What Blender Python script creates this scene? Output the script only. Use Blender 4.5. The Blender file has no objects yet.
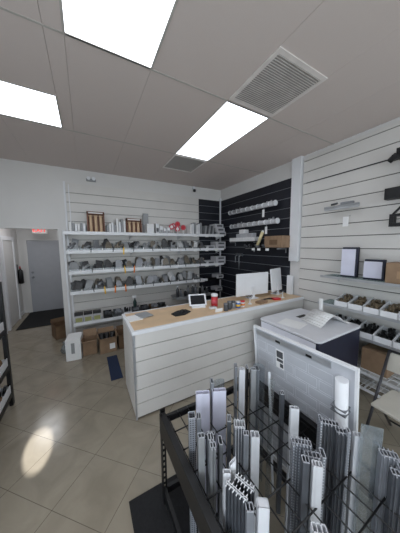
import bpy, bmesh, math, random
from mathutils import Vector, Matrix
random.seed(7)
S = bpy.context.scene
COL = S.collection
R = math.radians

# ------------------------------------------------------------------ materials
def lin(c):
    return tuple(((v/255)/12.92 if v/255 <= .04045 else ((v/255+.055)/1.055)**2.4) for v in c) + (1,)
MATS = {}
def mat(name, rgb, rough=.6, metal=0, noise=.06, scale=8, bump=0, emit=0, alpha=1, spec=.5):
    if name in MATS: return MATS[name]
    m = bpy.data.materials.new(name); m.use_nodes = True
    nt = m.node_tree; b = nt.nodes['Principled BSDF']
    c = lin(rgb)
    b.inputs['Roughness'].default_value = rough; b.inputs['Metallic'].default_value = metal
    b.inputs['Specular IOR Level'].default_value = spec
    tc = nt.nodes.new('ShaderNodeTexCoord'); n = nt.nodes.new('ShaderNodeTexNoise')
    n.inputs['Scale'].default_value = scale; n.inputs['Detail'].default_value = 4
    nt.links.new(tc.outputs['Object'], n.inputs['Vector'])
    r = nt.nodes.new('ShaderNodeValToRGB')
    r.color_ramp.elements[0].position = .3; r.color_ramp.elements[1].position = .7
    r.color_ramp.elements[0].color = tuple(v*(1-noise*2) for v in c[:3])+(1,)
    r.color_ramp.elements[1].color = tuple(min(1, v*(1+noise)) for v in c[:3])+(1,)
    nt.links.new(n.outputs['Fac'], r.inputs['Fac']); nt.links.new(r.outputs['Color'], b.inputs['Base Color'])
    if bump:
        bp = nt.nodes.new('ShaderNodeBump'); bp.inputs['Strength'].default_value = bump; bp.inputs['Distance'].default_value = .01
        nt.links.new(n.outputs['Fac'], bp.inputs['Height']); nt.links.new(bp.outputs['Normal'], b.inputs['Normal'])
    if emit:
        b.inputs['Emission Color'].default_value = c; b.inputs['Emission Strength'].default_value = emit
    if alpha < 1: b.inputs['Alpha'].default_value = alpha
    MATS[name] = m
    return m
def thin_glass(name, tint, fac, rough=.05):
    m = bpy.data.materials.new(name); m.use_nodes = True; nt = m.node_tree
    out = nt.nodes['Material Output']; nt.nodes.remove(nt.nodes['Principled BSDF'])
    t = nt.nodes.new('ShaderNodeBsdfTransparent'); t.inputs[0].default_value = lin(tint)
    g = nt.nodes.new('ShaderNodeBsdfGlossy'); g.inputs['Roughness'].default_value = rough; g.inputs[0].default_value = (.9,.92,.95,1)
    d = nt.nodes.new('ShaderNodeBsdfDiffuse'); d.inputs[0].default_value = lin(tint)
    n = nt.nodes.new('ShaderNodeTexNoise'); n.inputs['Scale'].default_value = 5
    mr = nt.nodes.new('ShaderNodeMapRange'); mr.inputs[3].default_value = fac*.8; mr.inputs[4].default_value = fac*1.2
    nt.links.new(n.outputs['Fac'], mr.inputs[0])
    a = nt.nodes.new('ShaderNodeMixShader'); a.inputs[0].default_value = .5
    nt.links.new(g.outputs[0], a.inputs[1]); nt.links.new(d.outputs[0], a.inputs[2])
    x = nt.nodes.new('ShaderNodeMixShader'); nt.links.new(mr.outputs[0], x.inputs[0])
    nt.links.new(t.outputs[0], x.inputs[1]); nt.links.new(a.outputs[0], x.inputs[2]); nt.links.new(x.outputs[0], out.inputs[0])
    MATS[name] = m; return m
def math_node(nt, op, a, b=None):
    n = nt.nodes.new('ShaderNodeMath'); n.operation = op
    for i, v in enumerate((a, b)):
        if v is None: continue
        if isinstance(v, (int, float)): n.inputs[i].default_value = v
        else: nt.links.new(v, n.inputs[i])
    return n.outputs[0]
def floor_mat():
    m = bpy.data.materials.new('polished_tile'); m.use_nodes = True; nt = m.node_tree; b = nt.nodes['Principled BSDF']
    tc = nt.nodes.new('ShaderNodeTexCoord'); sp = nt.nodes.new('ShaderNodeSeparateXYZ'); nt.links.new(tc.outputs['Object'], sp.inputs[0])
    s = math_node(nt, 'ADD', sp.outputs[0], sp.outputs[1]); d = math_node(nt, 'SUBTRACT', sp.outputs[0], sp.outputs[1])
    fs = []
    for v, off, TILE in ((s, TILE_S, .585), (d, TILE_D, .64)):
        q = math_node(nt, 'DIVIDE', math_node(nt, 'SUBTRACT', v, off), TILE)
        fr = math_node(nt, 'ABSOLUTE', math_node(nt, 'SUBTRACT', math_node(nt, 'FRACT', math_node(nt, 'ADD', q, 100.5)), .5))
        fs.append(math_node(nt, 'LESS_THAN', fr, .0045))
    g = math_node(nt, 'MAXIMUM', fs[0], fs[1])
    n = nt.nodes.new('ShaderNodeTexNoise'); n.inputs['Scale'].default_value = 3.5; n.inputs['Detail'].default_value = 8; n.inputs['Distortion'].default_value = 1.2
    nt.links.new(tc.outputs['Object'], n.inputs['Vector'])
    r = nt.nodes.new('ShaderNodeValToRGB'); r.color_ramp.elements[0].position = .3; r.color_ramp.elements[1].position = .72
    r.color_ramp.elements[0].color = lin((136, 127, 112)); r.color_ramp.elements[1].color = lin((153, 144, 128))
    nt.links.new(n.outputs['Fac'], r.inputs[0])
    mx = nt.nodes.new('ShaderNodeMix'); mx.data_type = 'RGBA'; nt.links.new(g, mx.inputs[0])
    nt.links.new(r.outputs[0], mx.inputs[6]); mx.inputs[7].default_value = lin((100, 92, 80))
    nt.links.new(mx.outputs[2], b.inputs['Base Color'])
    b.inputs['Roughness'].default_value = .13; b.inputs['Specular IOR Level'].default_value = .6
    n2 = nt.nodes.new('ShaderNodeTexNoise'); n2.inputs['Scale'].default_value = 6; nt.links.new(tc.outputs['Object'], n2.inputs['Vector'])
    rr = nt.nodes.new('ShaderNodeMapRange'); rr.inputs[3].default_value = .08; rr.inputs[4].default_value = .26
    nt.links.new(n2.outputs['Fac'], rr.inputs[0]); nt.links.new(rr.outputs[0], b.inputs['Roughness'])
    return m
TILE_S, TILE_D = 2.5, -2.62
def perf_mat(name, rgb, hole, period=.014, rad=.3):
    """metal or plastic with rows of small punched holes, in object space"""
    m = bpy.data.materials.new(name); m.use_nodes = True; nt = m.node_tree; b = nt.nodes['Principled BSDF']
    tc = nt.nodes.new('ShaderNodeTexCoord'); sp = nt.nodes.new('ShaderNodeSeparateXYZ'); nt.links.new(tc.outputs['Object'], sp.inputs[0])
    u = math_node(nt, 'ADD', sp.outputs[0], sp.outputs[1]); v = sp.outputs[2]
    a = math_node(nt, 'ABSOLUTE', math_node(nt, 'SUBTRACT', math_node(nt, 'FRACT', math_node(nt, 'ADD', math_node(nt, 'DIVIDE', u, period), 50.)), .5))
    c = math_node(nt, 'ABSOLUTE', math_node(nt, 'SUBTRACT', math_node(nt, 'FRACT', math_node(nt, 'ADD', math_node(nt, 'DIVIDE', v, period), 50.)), .5))
    h = math_node(nt, 'LESS_THAN', math_node(nt, 'ADD', math_node(nt, 'MULTIPLY', a, a), math_node(nt, 'MULTIPLY', c, c)), rad*rad)
    mx = nt.nodes.new('ShaderNodeMix'); mx.data_type = 'RGBA'; nt.links.new(h, mx.inputs[0])
    mx.inputs[6].default_value = lin(rgb); mx.inputs[7].default_value = lin(hole)
    nt.links.new(mx.outputs[2], b.inputs['Base Color']); b.inputs['Roughness'].default_value = .4
    MATS[name] = m; return m
def ceiling_mat():
    m = mat('ceiling_tile', (212, 201, 196), .95, noise=.035, scale=260, bump=.25)
    return m

WHITE = mat('white_paint', (214, 212, 210), .55, noise=.015, scale=2)
SLAT = mat('white_laminate', (212, 209, 205), .45, noise=.02, scale=3)
BACK = mat('groove_backing', (84, 82, 78), .6)
BLACKS = mat('black_laminate', (26, 28, 38), .5, noise=.1)
GROOVE = mat('aluminium_groove_insert', (150, 153, 158), .4, .3)
METAL = mat('brushed_aluminium', (190, 192, 196), .35, .6)
STEEL = mat('dull_steel', (140, 142, 146), .45, .6)
BLK = mat('black_powder_coat', (13, 13, 15), .45, noise=.15, scale=30)
RUB = mat('black_rubber', (22, 22, 24), .9, noise=.2, scale=60, bump=.3)
NAVY = mat('navy_panel', (24, 28, 50), .55, noise=.1)
NAVYMAT = mat('navy_carpet', (30, 44, 72), .95, noise=.2, scale=80, bump=.3)
CARD = mat('corrugated_card', (146, 120, 96), .85, noise=.08, scale=12)
CARD2 = mat('dark_card', (112, 88, 66), .85, noise=.1, scale=12)
WOOD = mat('light_wood_laminate', (214, 184, 148), .4, noise=.06, scale=5)
DWOOD = mat('brown_wood', (126, 84, 64), .5, noise=.15, scale=12)
TANW = mat('tan_columns', (214, 184, 152), .5)
PAPER = mat('white_paper', (232, 232, 232), .8, noise=.015)
LAV = mat('lavender_white_plastic', (214, 214, 230), .4, noise=.03)
WPL = mat('white_plastic', (226, 227, 230), .35, noise=.02)
GPL = mat('grey_plastic', (150, 152, 154), .45, noise=.05)
DGPL = mat('dark_grey_plastic', (78, 80, 84), .45, noise=.1)
MGPL = mat('mid_grey_aluminium', (134, 137, 143), .4, .1, noise=.08)
DG2 = mat('dark_grey_aluminium', (88, 91, 97), .4, .1, noise=.08)
LITEND = mat('lit_end_tone', (178, 180, 186), .35, noise=.02)  # light on the profile tops, put into a paler colour
BEIGE = mat('beige_plastic', (190, 186, 176), .5, noise=.03)
CFRAME = mat('dark_grey_tube', (62, 62, 66), .4, .3)
RED = mat('red_plastic', (190, 36, 44), .35)
PINK = mat('pink_red_paper', (200, 84, 96), .6)
YEL = mat('yellow_tag', (232, 186, 52), .5)
ORG = mat('orange_tag', (226, 128, 44), .5)
BLUE = mat('blue_plastic', (50, 96, 168), .4)
SCREEN = mat('dark_screen', (28, 30, 34), .15)
TRANS = thin_glass('clear_plastic', (228, 230, 230), .16, .25)
GLASS = thin_glass('clear_glass', (214, 226, 226), .22)
SHEET = thin_glass('clear_sheet', (205, 212, 216), .3, .12)
PERF = perf_mat('perforated_metal', (150, 153, 160), (62, 64, 70))
PERFD = perf_mat('perforated_dark_metal', (124, 127, 134), (200, 204, 210), .016, .22)
LIGHT = mat('light_diffuser', (240, 246, 255), .8, noise=.01, emit=3.6)
CEIL = ceiling_mat()
TBAR = mat('ceiling_t_bar', (186, 182, 176), .7)
EXITW = mat('exit_sign_white', (220, 214, 210), .5)
EXITR = mat('exit_letters', (226, 50, 50), .5, emit=1.4)
DOORM = mat('door_grey', (166, 168, 174), .5, noise=.02)

# ------------------------------------------------------------------ mesh builder
class MB:
    def __init__(s): s.bm = bmesh.new(); s.mi = 0
    def box(s, x0, x1, y0, y1, z0, z1, M=None, mi=0):
        vs = [s.bm.verts.new(Vector(p)) for p in ((x0,y0,z0),(x1,y0,z0),(x1,y1,z0),(x0,y1,z0),(x0,y0,z1),(x1,y0,z1),(x1,y1,z1),(x0,y1,z1))]
        if M is not None:
            for v in vs: v.co = M @ v.co
        for f in ((3,2,1,0),(4,5,6,7),(0,1,5,4),(1,2,6,5),(2,3,7,6),(3,0,4,7)):
            s.bm.faces.new([vs[i] for i in f]).material_index = mi
        return s
    def bar(s, a, b, w, h=None, mi=0):
        a, b = Vector(a), Vector(b); d = b-a; L = d.length; h = h or w
        q = d.to_track_quat('Z', 'Y').to_matrix().to_4x4(); q.translation = a
        return s.box(-w/2, w/2, -h/2, h/2, 0, L, q, mi)
    def cyl(s, a, b, r, r2=None, n=14, caps=True, mi=0):
        a, b = Vector(a), Vector(b); d = b-a; r2 = r if r2 is None else r2
        q = d.to_track_quat('Z', 'Y').to_matrix()
        A = []; B = []
        for i in range(n):
            t = 2*math.pi*i/n; u = Vector((math.cos(t), math.sin(t), 0))
            A.append(s.bm.verts.new(a + q @ (u*r))); B.append(s.bm.verts.new(b + q @ (u*r2)))
        for i in range(n):
            f = s.bm.faces.new((A[i], A[(i+1) % n], B[(i+1) % n], B[i])); f.smooth = True; f.material_index = mi
        if caps:
            s.bm.faces.new(A[::-1]).material_index = mi; s.bm.faces.new(B).material_index = mi
        return s
    def lathe(s, prof, c=(0,0,0), n=20, mi=0):
        rings = []
        for r, z in prof:
            rings.append([s.bm.verts.new((c[0]+r*math.cos(2*math.pi*i/n), c[1]+r*math.sin(2*math.pi*i/n), c[2]+z)) for i in range(n)])
        for A, B in zip(rings, rings[1:]):
            for i in range(n):
                f = s.bm.faces.new((A[i], A[(i+1) % n], B[(i+1) % n], B[i])); f.smooth = True; f.material_index = mi
        s.bm.faces.new(rings[0][::-1]); s.bm.faces.new(rings[-1])
        return s
    def tube(s, pts, r, n=10):
        for a, b in zip(pts, pts[1:]): s.cyl(a, b, r, n=n)
        for p in pts[1:-1]:
            bmesh.ops.create_icosphere(s.bm, subdivisions=1, radius=r*1.02, matrix=Matrix.Translation(Vector(p)))
        return s
    def prism(s, poly, z0, z1, M=None, mi=0):
        A = [s.bm.verts.new((x, y, z0)) for x, y in poly]; B = [s.bm.verts.new((x, y, z1)) for x, y in poly]
        if M is not None:
            for v in A+B: v.co = M @ v.co
        n = len(poly)
        for i in range(n): s.bm.faces.new((A[i], A[(i+1) % n], B[(i+1) % n], B[i])).material_index = mi
        s.bm.faces.new(A[::-1]).material_index = mi; s.bm.faces.new(B).material_index = mi
        return s
    def build(s, name, m, parent=None, bevel=0, loc=None, rz=0):
        bmesh.ops.recalc_face_normals(s.bm, faces=s.bm.faces[:])
        me = bpy.data.meshes.new(name); s.bm.to_mesh(me); s.bm.free()
        for x in (m if isinstance(m, (list, tuple)) else [m]): me.materials.append(x)
        o = bpy.data.objects.new(name, me); COL.objects.link(o)
        if parent: o.parent = parent
        if loc is not None: o.location = loc
        if rz: o.rotation_euler.z = rz
        if bevel:
            b = o.modifiers.new('bevel', 'BEVEL'); b.width = bevel; b.segments = 2; b.limit_method = 'ANGLE'
        return o
def tag(o, label, cat, group=None, kind=None):
    o['label'] = label; o['category'] = cat
    if group: o['group'] = group
    if kind: o['kind'] = kind
    return o
def thing(name, label, cat, loc=(0,0,0), rz=0, group=None):
    o = bpy.data.objects.new(name, None); COL.objects.link(o); o.location = loc; o.rotation_euler.z = rz
    o.empty_display_size = .05
    return tag(o, label, cat, group)
def struct(name, mb, m, bevel=0):
    o = mb.build(name, m, bevel=bevel); o['kind'] = 'structure'; return o
def dup(root, loc, rz=None, label=None, group=None):
    r = root.copy(); COL.objects.link(r); r.location = loc
    if rz is not None: r.rotation_euler.z = rz
    if label: r['label'] = label
    if group: r['group'] = group
    for ch in list(root.children):
        c = ch.copy(); COL.objects.link(c); c.parent = r
        for g in ch.children:
            d = g.copy(); COL.objects.link(d); d.parent = c
    return r
def lettering(name, body, size, m, parent, M, ext=.002):
    cu = bpy.data.curves.new(name, 'FONT'); cu.body = body; cu.size = size; cu.extrude = ext; cu.align_x = 'CENTER'; cu.align_y = 'CENTER'
    t = bpy.data.objects.new(name, cu); COL.objects.link(t)
    dg = bpy.context.evaluated_depsgraph_get()
    me = bpy.data.meshes.new_from_object(t.evaluated_get(dg)); me.transform(M); me.materials.clear(); me.materials.append(m)
    bpy.data.objects.remove(t)
    o = bpy.data.objects.new(name, me); COL.objects.link(o); o.parent = parent
    return o

# ------------------------------------------------------------------ the room
H = 3.35; BY = 4.7; RX = 3.26; LX = -1.95; FY = -3.4
CY = 7.45   # end wall of the corridor
struct('floor', MB().box(LX-.1, RX+.1, FY-.1, CY+.1, -.08, 0), floor_mat())
LIGHTS = [(-.045, .56, .46, 1.81), (1.335, 1.935, 1.82, 3.19), (-1.38, -.165, 2.55, 3.17)]
EXTRA = [(1.335, 1.935, -2.4, -1.0), (-.045, .56, -2.4, -1.0), (-1.38, -.165, -.1, .5)]
c = MB().box(LX-.1, RX+.1, FY-.1, BY+.1, H+.05, H+.13)
XS = [LX, -1.38, -.745, -.045, .56, 1.335, 1.94, 2.55, RX]; YS = [FY, -2.4, -.98, .46, 1.815, 3.19, BY]
# tiles as separate slightly sunken panels between the T bars, leaving the light troughs open
def inlight(x, y): return any(a < x < b and c_ < y < d for a, b, c_, d in LIGHTS+EXTRA)
cells = [(a, b, p, q) for a, b in zip(XS, XS[1:]) for p, q in zip(YS, YS[1:])]
def cut(cell, L):
    a, b, p, q = cell; x0, x1, y0, y1 = L
    if x1 <= a or x0 >= b or y1 <= p or y0 >= q: return [cell]
    out = []
    if x0 > a: out.append((a, x0, p, q)); a = x0
    if x1 < b: out.append((x1, b, p, q)); b = x1
    if y0 > p: out.append((a, b, p, y0))
    if y1 < q: out.append((a, b, y1, q))
    return out
for L in LIGHTS+EXTRA:
    cells = [k for ce in cells for k in cut(ce, L)]
for a, b, p, q in cells:
    if b-a < .02 or q-p < .02: continue
    c.box(a+.0012, b-.0012, p+.0012, q-.0012, H, H+.05)
struct('ceiling', c, CEIL)
t = MB()
for y in YS[1:-1]: t.box(LX, RX, y-.008, y+.008, H-.003, H-.0005) if y not in (.46, -.98, -2.4) else None
struct('trim_1', t, TBAR)
# back wall with the corridor opening
OXL, OXR, OZ = -1.65, -.44, 2.215
struct('wall_back', MB().box(OXR, RX, BY, BY+.12, 0, H).box(LX, OXL, BY, BY+.12, 0, H).box(OXL, OXR, BY, BY+.12, OZ, H), WHITE)
struct('wall_right', MB().box(RX, RX+.1, FY, BY+.1, 0, H), WHITE)
struct('wall_left', MB().box(LX-.1, LX, FY, -2.6, 0, H).box(LX-.1, LX, 1.0, BY+.1, 0, H).box(LX-.1, LX, -2.6, 1.0, 0, .5).box(LX-.1, LX, -2.6, 1.0, 2.7, H), WHITE)
w = MB()
for y in (-2.57, -.8, .97): w.box(LX-.07, LX-.02, y-.03, y+.03, .5, 2.7)
for z in (.5, 2.66): w.box(LX-.07, LX-.02, -2.54, .94, z, z+.04)
wf = struct('window_2', w, METAL)
MB().box(LX-.05, LX-.044, -2.54, .94, .54, 2.66).build('window_pane', GLASS, wf)
struct('wall_corridor_left', MB().box(OXL-.1, OXL, BY+.12, CY+.1, 0, 2.75), WHITE)
struct('wall_corridor_right', MB().box(OXR+.02, OXR+.12, BY+.12, CY+.1, 0, 2.75), WHITE)
struct('wall_corridor_end', MB().box(OXL, OXR+.02, CY, CY+.1, 0, 2.75), WHITE)
struct('ceiling_corridor', MB().box(OXL-.1, OXR+.12, BY+.12, CY+.1, 2.75, 2.8), CEIL)
# shop front behind the viewpoint: wide window
w = MB().box(LX, RX, FY-.1, FY, 0, .3).box(LX, RX, FY-.1, FY, 2.85, H).box(LX, LX+.15, FY-.1, FY, .3, 2.85).box(RX-.15, RX, FY-.1, FY, .3, 2.85)
struct('wall_front', w, WHITE)
w = MB()
for x in (LX+.17, .0, 1.6, RX-.17): w.box(x-.03, x+.03, FY-.07, FY-.02, .3, 2.85)
w.box(LX+.15, RX-.15, FY-.07, FY-.02, .3, .36).box(LX+.15, RX-.15, FY-.07, FY-.02, 2.79, 2.85)
wf = struct('window_1', w, METAL)
MB().box(LX+.15, RX-.15, FY-.05, FY-.044, .33, 2.82).build('window_pane', GLASS, wf)
# corridor door
d = struct('door_1', MB().box(-1.44, -.53, CY-.05, CY-.002, .01, 2.07), DOORM, .004)
MB().box(-1.52, -1.44, CY-.07, CY-.001, 0, 2.14).box(-.53, -.46, CY-.07, CY-.001, 0, 2.14).box(-1.44, -.53, CY-.07, CY-.001, 2.07, 2.14).build('door_frame', WHITE, d)
k = MB().cyl((-1.36, CY-.05, 1.02), (-1.36, CY-.09, 1.02), .03).cyl((-1.36, CY-.09, 1.02), (-1.36, CY-.13, 1.02), .027).cyl((-1.36, CY-.05, 1.16), (-1.36, CY-.075, 1.16), .03)
k.build('door_knob', STEEL, d)
# side door in the corridor's left wall
x = OXL
d = struct('door_2', MB().box(x+.002, x+.03, 6.12, 6.86, .01, 2.05), WHITE)
MB().box(x+.001, x+.05, 6.03, 6.12, 0, 2.14).box(x+.001, x+.05, 6.86, 6.95, 0, 2.14).box(x+.001, x+.05, 6.12, 6.86, 2.05, 2.14).build('door_frame', WPL, d)
d = struct('door_3', MB().box(x+.002, x+.03, 5.0, 5.74, .01, 2.05), WHITE)
MB().box(x+.001, x+.05, 4.92, 5.0, 0, 2.14).box(x+.001, x+.05, 5.74, 5.83, 0, 2.14).box(x+.001, x+.05, 5.0, 5.74, 2.05, 2.14).build('door_frame', WPL, d)
struct('baseboard_corridor', MB().box(x+.001, x+.012, 5.83, 6.03, 0, .1).box(x+.001, x+.012, 6.95, CY, 0, .1), WPL)
# structural pillar on the right wall and white corner trim
struct('trim_2', MB().box(RX-.07, RX-.001, 2.28, 2.455, 1.60, H-.001), WPL, .004)
struct('trim_3', MB().box(RX-.05, RX-.001, BY-.05, BY-.001, .02, 3.13), WPL)
struct('trim_4', MB().box(RX-.09, RX-.04, 2.36, 2.46, 1.0, 1.34), WPL, .002)
struct('trim_5', MB().box(-.30, -.27, BY-.03, BY-.001, 0, 3.1), WPL)

# ------------------------------------------------------------------ slatwall panels
def slats(name, label, horizontal_axis, a0, a1, z0, z1, depth, wallpos, m, gm, phase, step=.177, gap=.011, insert=.003):
    """horizontal boards with grooves between; grooves at z = phase + k*step"""
    zs = [z0]; k = math.ceil((z0+.02-phase)/step)
    while phase+k*step < z1-.02: zs.append(phase+k*step); k += 1
    zs.append(z1)
    root = thing(name, label, 'wall panel', (0, 0, 0))
    b = MB(); g = MB()
    for i, (p, q) in enumerate(zip(zs, zs[1:])):
        lo = p + (gap/2 if i else 0); hi = q - (gap/2 if q != z1 else 0)
        if horizontal_axis == 'x': b.box(a0, a1, wallpos-depth, wallpos-.006, lo, hi)
        else: b.box(wallpos-depth, wallpos-.006, a0, a1, lo, hi)
    if horizontal_axis == 'x': g.box(a0, a1, wallpos-.008, wallpos-.001, z0, z1)
    else: g.box(wallpos-.008, wallpos-.001, a0, a1, z0, z1)
    if insert:
        for zz in zs[1:-1]:
            if horizontal_axis == 'x': g.box(a0, a1, wallpos-depth-.001, wallpos-.006, zz-gap/2, zz-gap/2+insert)
            else: g.box(wallpos-depth-.001, wallpos-.006, a0, a1, zz-gap/2, zz-gap/2+insert)
    b.build('slat_boards', m, root); g.build('groove_backing', gm, root)
    return root
slats('slatwall_panel', 'white grooved slatwall panel on the back wall behind the long shelves', 'x', -.265, 2.57, .0, 3.08, .022, BY, SLAT, BACK, .07, insert=0, gap=.009)
slats('slatwall_panel', 'narrow black slatwall panel at the right end of the back wall', 'x', 2.575, RX-.055, .0, 3.06, .022, BY, BLACKS, GROOVE, .07)
slats('slatwall_panel', 'black slatwall panel with silver grooves on the right wall behind the counter', 'y', 2.465, BY-.055, .0, 3.06, .022, RX, BLACKS, GROOVE, .07)
slats('slatwall_panel', 'white slatwall panel running along the near right wall', 'y', -2.6, 2.265, .0, 3.30, .022, RX, SLAT, BACK, .062, insert=0)

# ------------------------------------------------------------------ ceiling things
lab = ['large ceiling light panel at the top of the photo, nearest the viewer', 'ceiling light panel beside the large vent grille, above the counter', 'ceiling light panel at the left edge above the aisle']
for i, (a, b, p, q) in enumerate(LIGHTS+EXTRA):
    if i < 3: r = thing('ceiling_light', lab[i], 'ceiling light', ((a+b)/2, (p+q)/2, H))
    else: r = thing('ceiling_light', 'ceiling light panel over the front of the shop', 'ceiling light', ((a+b)/2, (p+q)/2, H), group='ceiling lights over the shop front')
    w_, h_ = (b-a)/2, (q-p)/2
    MB().box(-w_+.004, w_-.004, -h_+.004, h_-.004, .002, .012).build('diffuser', LIGHT, r)
    f = MB()
    for s in (-1, 1):
        f.box(s*w_-.008, s*w_+.008, -h_, h_, -.004, .012); f.box(-w_+.0085, w_-.0085, s*h_-.008, s*h_+.008, -.003, .012)
    f.build('light_frame', TBAR, r)
VENTM = mat('vent_white_metal', (230, 224, 220), .5)
VENTD = mat('vent_throat', (170, 166, 162), .8)
r = thing('air_vent', 'large square louvred white air vent in the ceiling', 'air vent', (1.64, 1.475, H))
f = MB()
for s in (-1, 1): f.box(s*.287-.018, s*.287+.018, -.31, .31, -.009, -.001).box(-.2685, .2685, s*.29-.02, s*.29+.02, -.009, -.001)
f.build('vent_frame', VENTM, r)
MB().box(-.27, .27, -.27, .27, -.003, -.001).build('throat', VENTD, r)
f = MB()
for i in range(26):
    y = -.262+i*.021
    M = Matrix.Translation((0, y, -.009)) @ Matrix.Rotation(R(30), 4, 'X')
    f.box(-.27, .27, -.0075, .0075, -.001, .001, M)
f.build('louvre', VENTM, r)
r = thing('air_vent', 'dark perforated return air grille in the ceiling near the back wall', 'air vent', (1.635, 3.52, H))
f = MB()
for s in (-1, 1): f.box(s*.29-.012, s*.29+.012, -.31, .31, -.01, -.001).box(-.2775, .2775, s*.298-.012, s*.298+.012, -.01, -.001)
f.build('vent_frame', VENTM, r)
MB().box(-.28, .28, -.29, .29, -.004, -.001).build('grille_plate', perf_mat('grille_perforation', (160, 156, 152), (84, 82, 80), .03, .34), r)

r = thing('security_camera', 'small black dome camera on a white bracket high on the back wall', 'camera', (2.43, BY-.02, 3.25))
MB().box(-.03, .03, -.03, .018, .02, .09).build('bracket', WPL, r, .003)
MB().lathe([(.012, .02), (.034, .01), (.038, -.012), (.032, -.034), (.016, -.046)], (0, -.05, 0)).build('camera_dome', BLK, r)
r = thing('emergency_light', 'small white emergency light high on the back wall above the slatwall', 'light', (.17, BY-.001, 3.19))
MB().box(-.085, .085, -.03, 0, -.035, .02).build('light_body', GPL, r, .006)
for s in (-1, 1): MB().cyl((s*.045, -.035, .018), (s*.045, -.06, .014), .026, .032).build('lamp_head', WPL, r)

r = thing('exit_sign', 'red lettered exit sign hanging in front of the corridor door', 'sign', (-1.06, 7.0, 2.33))
MB().box(-.16, .16, -.02, .02, -.09, .09).build('sign_box', EXITW, r, .004)
MB().cyl((0, 0, .09), (0, 0, .42), .01).build('hanger', WPL, r)
lettering('sign_letters', 'EXIT', .15, EXITR, r, Matrix.Translation((0, -.0225, 0)) @ Matrix.Rotation(R(90), 4, 'X'))
r = thing('fire_extinguisher', 'small extinguisher on a dark panel on the corridor wall beside the door', 'fire extinguisher', (OXL+.08, 7.12, .92))
MB().lathe([(.03, -.02), (.058, 0), (.06, .3), (.045, .35), (.018, .37), (.018, .4)]).build('cylinder', BLK, r)
MB().box(-.012, .012, -.05, .04, .4, .425).box(-.012, .012, -.07, .03, .435, .45).build('trigger', RED, r)
MB().box(-.079, -.055, -.06, .06, -.02, .5).build('wall_plate', DGPL, r)
o = MB().box(-1.5, -.56, 5.95, 7.4, .001, .012).build('door_mat', RUB, bevel=.004); tag(o, 'black door mat on the corridor floor in front of the grey door', 'mat')
o = MB().box(.205, .365, 2.98, 3.68, .001, .012).build('floor_mat', NAVYMAT, bevel=.004); tag(o, 'navy blue floor mat showing beside the end of the counter', 'mat')
o = MB().box(.17, .93, .1, 1.43, .001, .01).build('floor_mat', RUB, bevel=.003); tag(o, 'black rubber floor mat under the black steel rack', 'mat')

# ------------------------------------------------------------------ service counter
CX0, CX1, CY0, CY1, CZ = .375, 3.2, 2.14, 2.80, 1.0
r = thing('service_counter', 'long white slatted service counter with a pale wood top', 'counter', (0, 0, 0))
b = MB(); n = 6; zs = [.02+i*(.96/6) for i in range(7)]
for p, q in zip(zs, zs[1:]):
    b.box(CX0, CX1, CY0, CY0+.018, p+.004, q-.004)
b.build('front_panel', SLAT, r)
b = MB()
for p, q in zip(zs, zs[1:]): b.box(CX0, CX0+.018, CY0+.02, CY1, p+.003, q-.003)
b.build('side_panel', SLAT, r)
MB().box(CX0+.014, CX1-.01, CY0+.014, CY1-.02, .005, .95).build('carcass', BACK, r)
MB().box(CX0-.004, CX0+.02, CY0-.006, CY0+.02, .42, .965).box(CX0-.002, CX0+.016, CY0-.003, CY0+.016, 0, .42).build('corner_trim', METAL, r)
MB().box(CX0-.012, CX1, CY0-.012, CY0+.03, .965, 1.003).box(CX0-.012, CX0+.025, CY0+.03, CY1, .965, 1.003).box(CX0+.025, CX1, CY1-.02, CY1+.01, .965, 1.003).build('edge_trim', WPL, r, .003)
MB().box(CX0+.025, CX1, CY0+.03, CY1-.02, .955, 1.001).build('worktop', WOOD, r)

def monitor(x, y, rz, w, h, label, lean=0):
    r = thing('computer_monitor', label, 'monitor', (x, y, CZ+.003), rz)
    M = Matrix.Translation((0, .0, .055)) @ Matrix.Rotation(R(lean), 4, 'X')
    MB().box(-w/2, w/2, -.012, .012, 0, h, M).build('screen_housing', WPL, r, .006)
    MB().box(-w/2+.015, w/2-.015, .0125, .014, .015, h-.015, M).build('screen', SCREEN, r)
    MB().box(-.09, .09, -.07, .08, 0, .01).build('stand_base', WPL, r, .003)
    MB().box(-.03, .03, -.028, -.012, .005, .2).build('stand_neck', WPL, r, .002)
monitor(2.405, 2.53, R(-4), .66, .37, 'larger white backed monitor on the counter', 0)
monitor(3.0, 2.53, R(14), .37, .41, 'narrow looking white backed monitor turned aside, right of the larger one', -6)
r = thing('tablet', 'white framed tablet propped on a stand on the counter', 'tablet', (1.38, 2.55, CZ+.002), R(-18))
M = Matrix.Translation((0, 0, .02)) @ Matrix.Rotation(R(-38), 4, 'X')
MB().box(-.13, .13, -.005, .005, 0, .185, M).build('tablet_body', WPL, r, .004)
MB().box(-.105, .105, -.0065, -.0052, .022, .163, M).build('tablet_screen', SCREEN, r)
MB().box(-.10, .10, -.05, .10, 0, .022).build('tablet_stand', WPL, r, .004)
r = thing('card_reader', 'small white payment reader lying beside the tablet', 'card reader', (1.52, 2.38, CZ+.002), R(-10))
MB().box(-.05, .05, -.035, .035, 0, .03).build('reader_body', WPL, r, .008)
MB().box(-.04, .04, -.02, .02, .030, .032).build('reader_face', GPL, r)
r = thing('stapler_pad', 'black mouse mat lying flat left of the tablet', 'mouse mat', (1.06, 2.44, CZ+.002), R(15))
r.name = 'mouse_mat'
MB().prism([(-.14, -.06), (-.02, -.10), (.12, -.06), (.13, .06), (0, .09), (-.13, .05)], 0, .012).build('pad', RUB, r, .004)
MB().lathe([(.03, 0), (.034, .012), (.022, .028), (.005, .033)], (.02, 0, .012)).build('mouse', BLK, r)
r = thing('product_brochure', 'grey and white printed leaflets fanned at the left end of the counter', 'leaflet', (.53, 2.56, CZ+.002), R(8))
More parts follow.
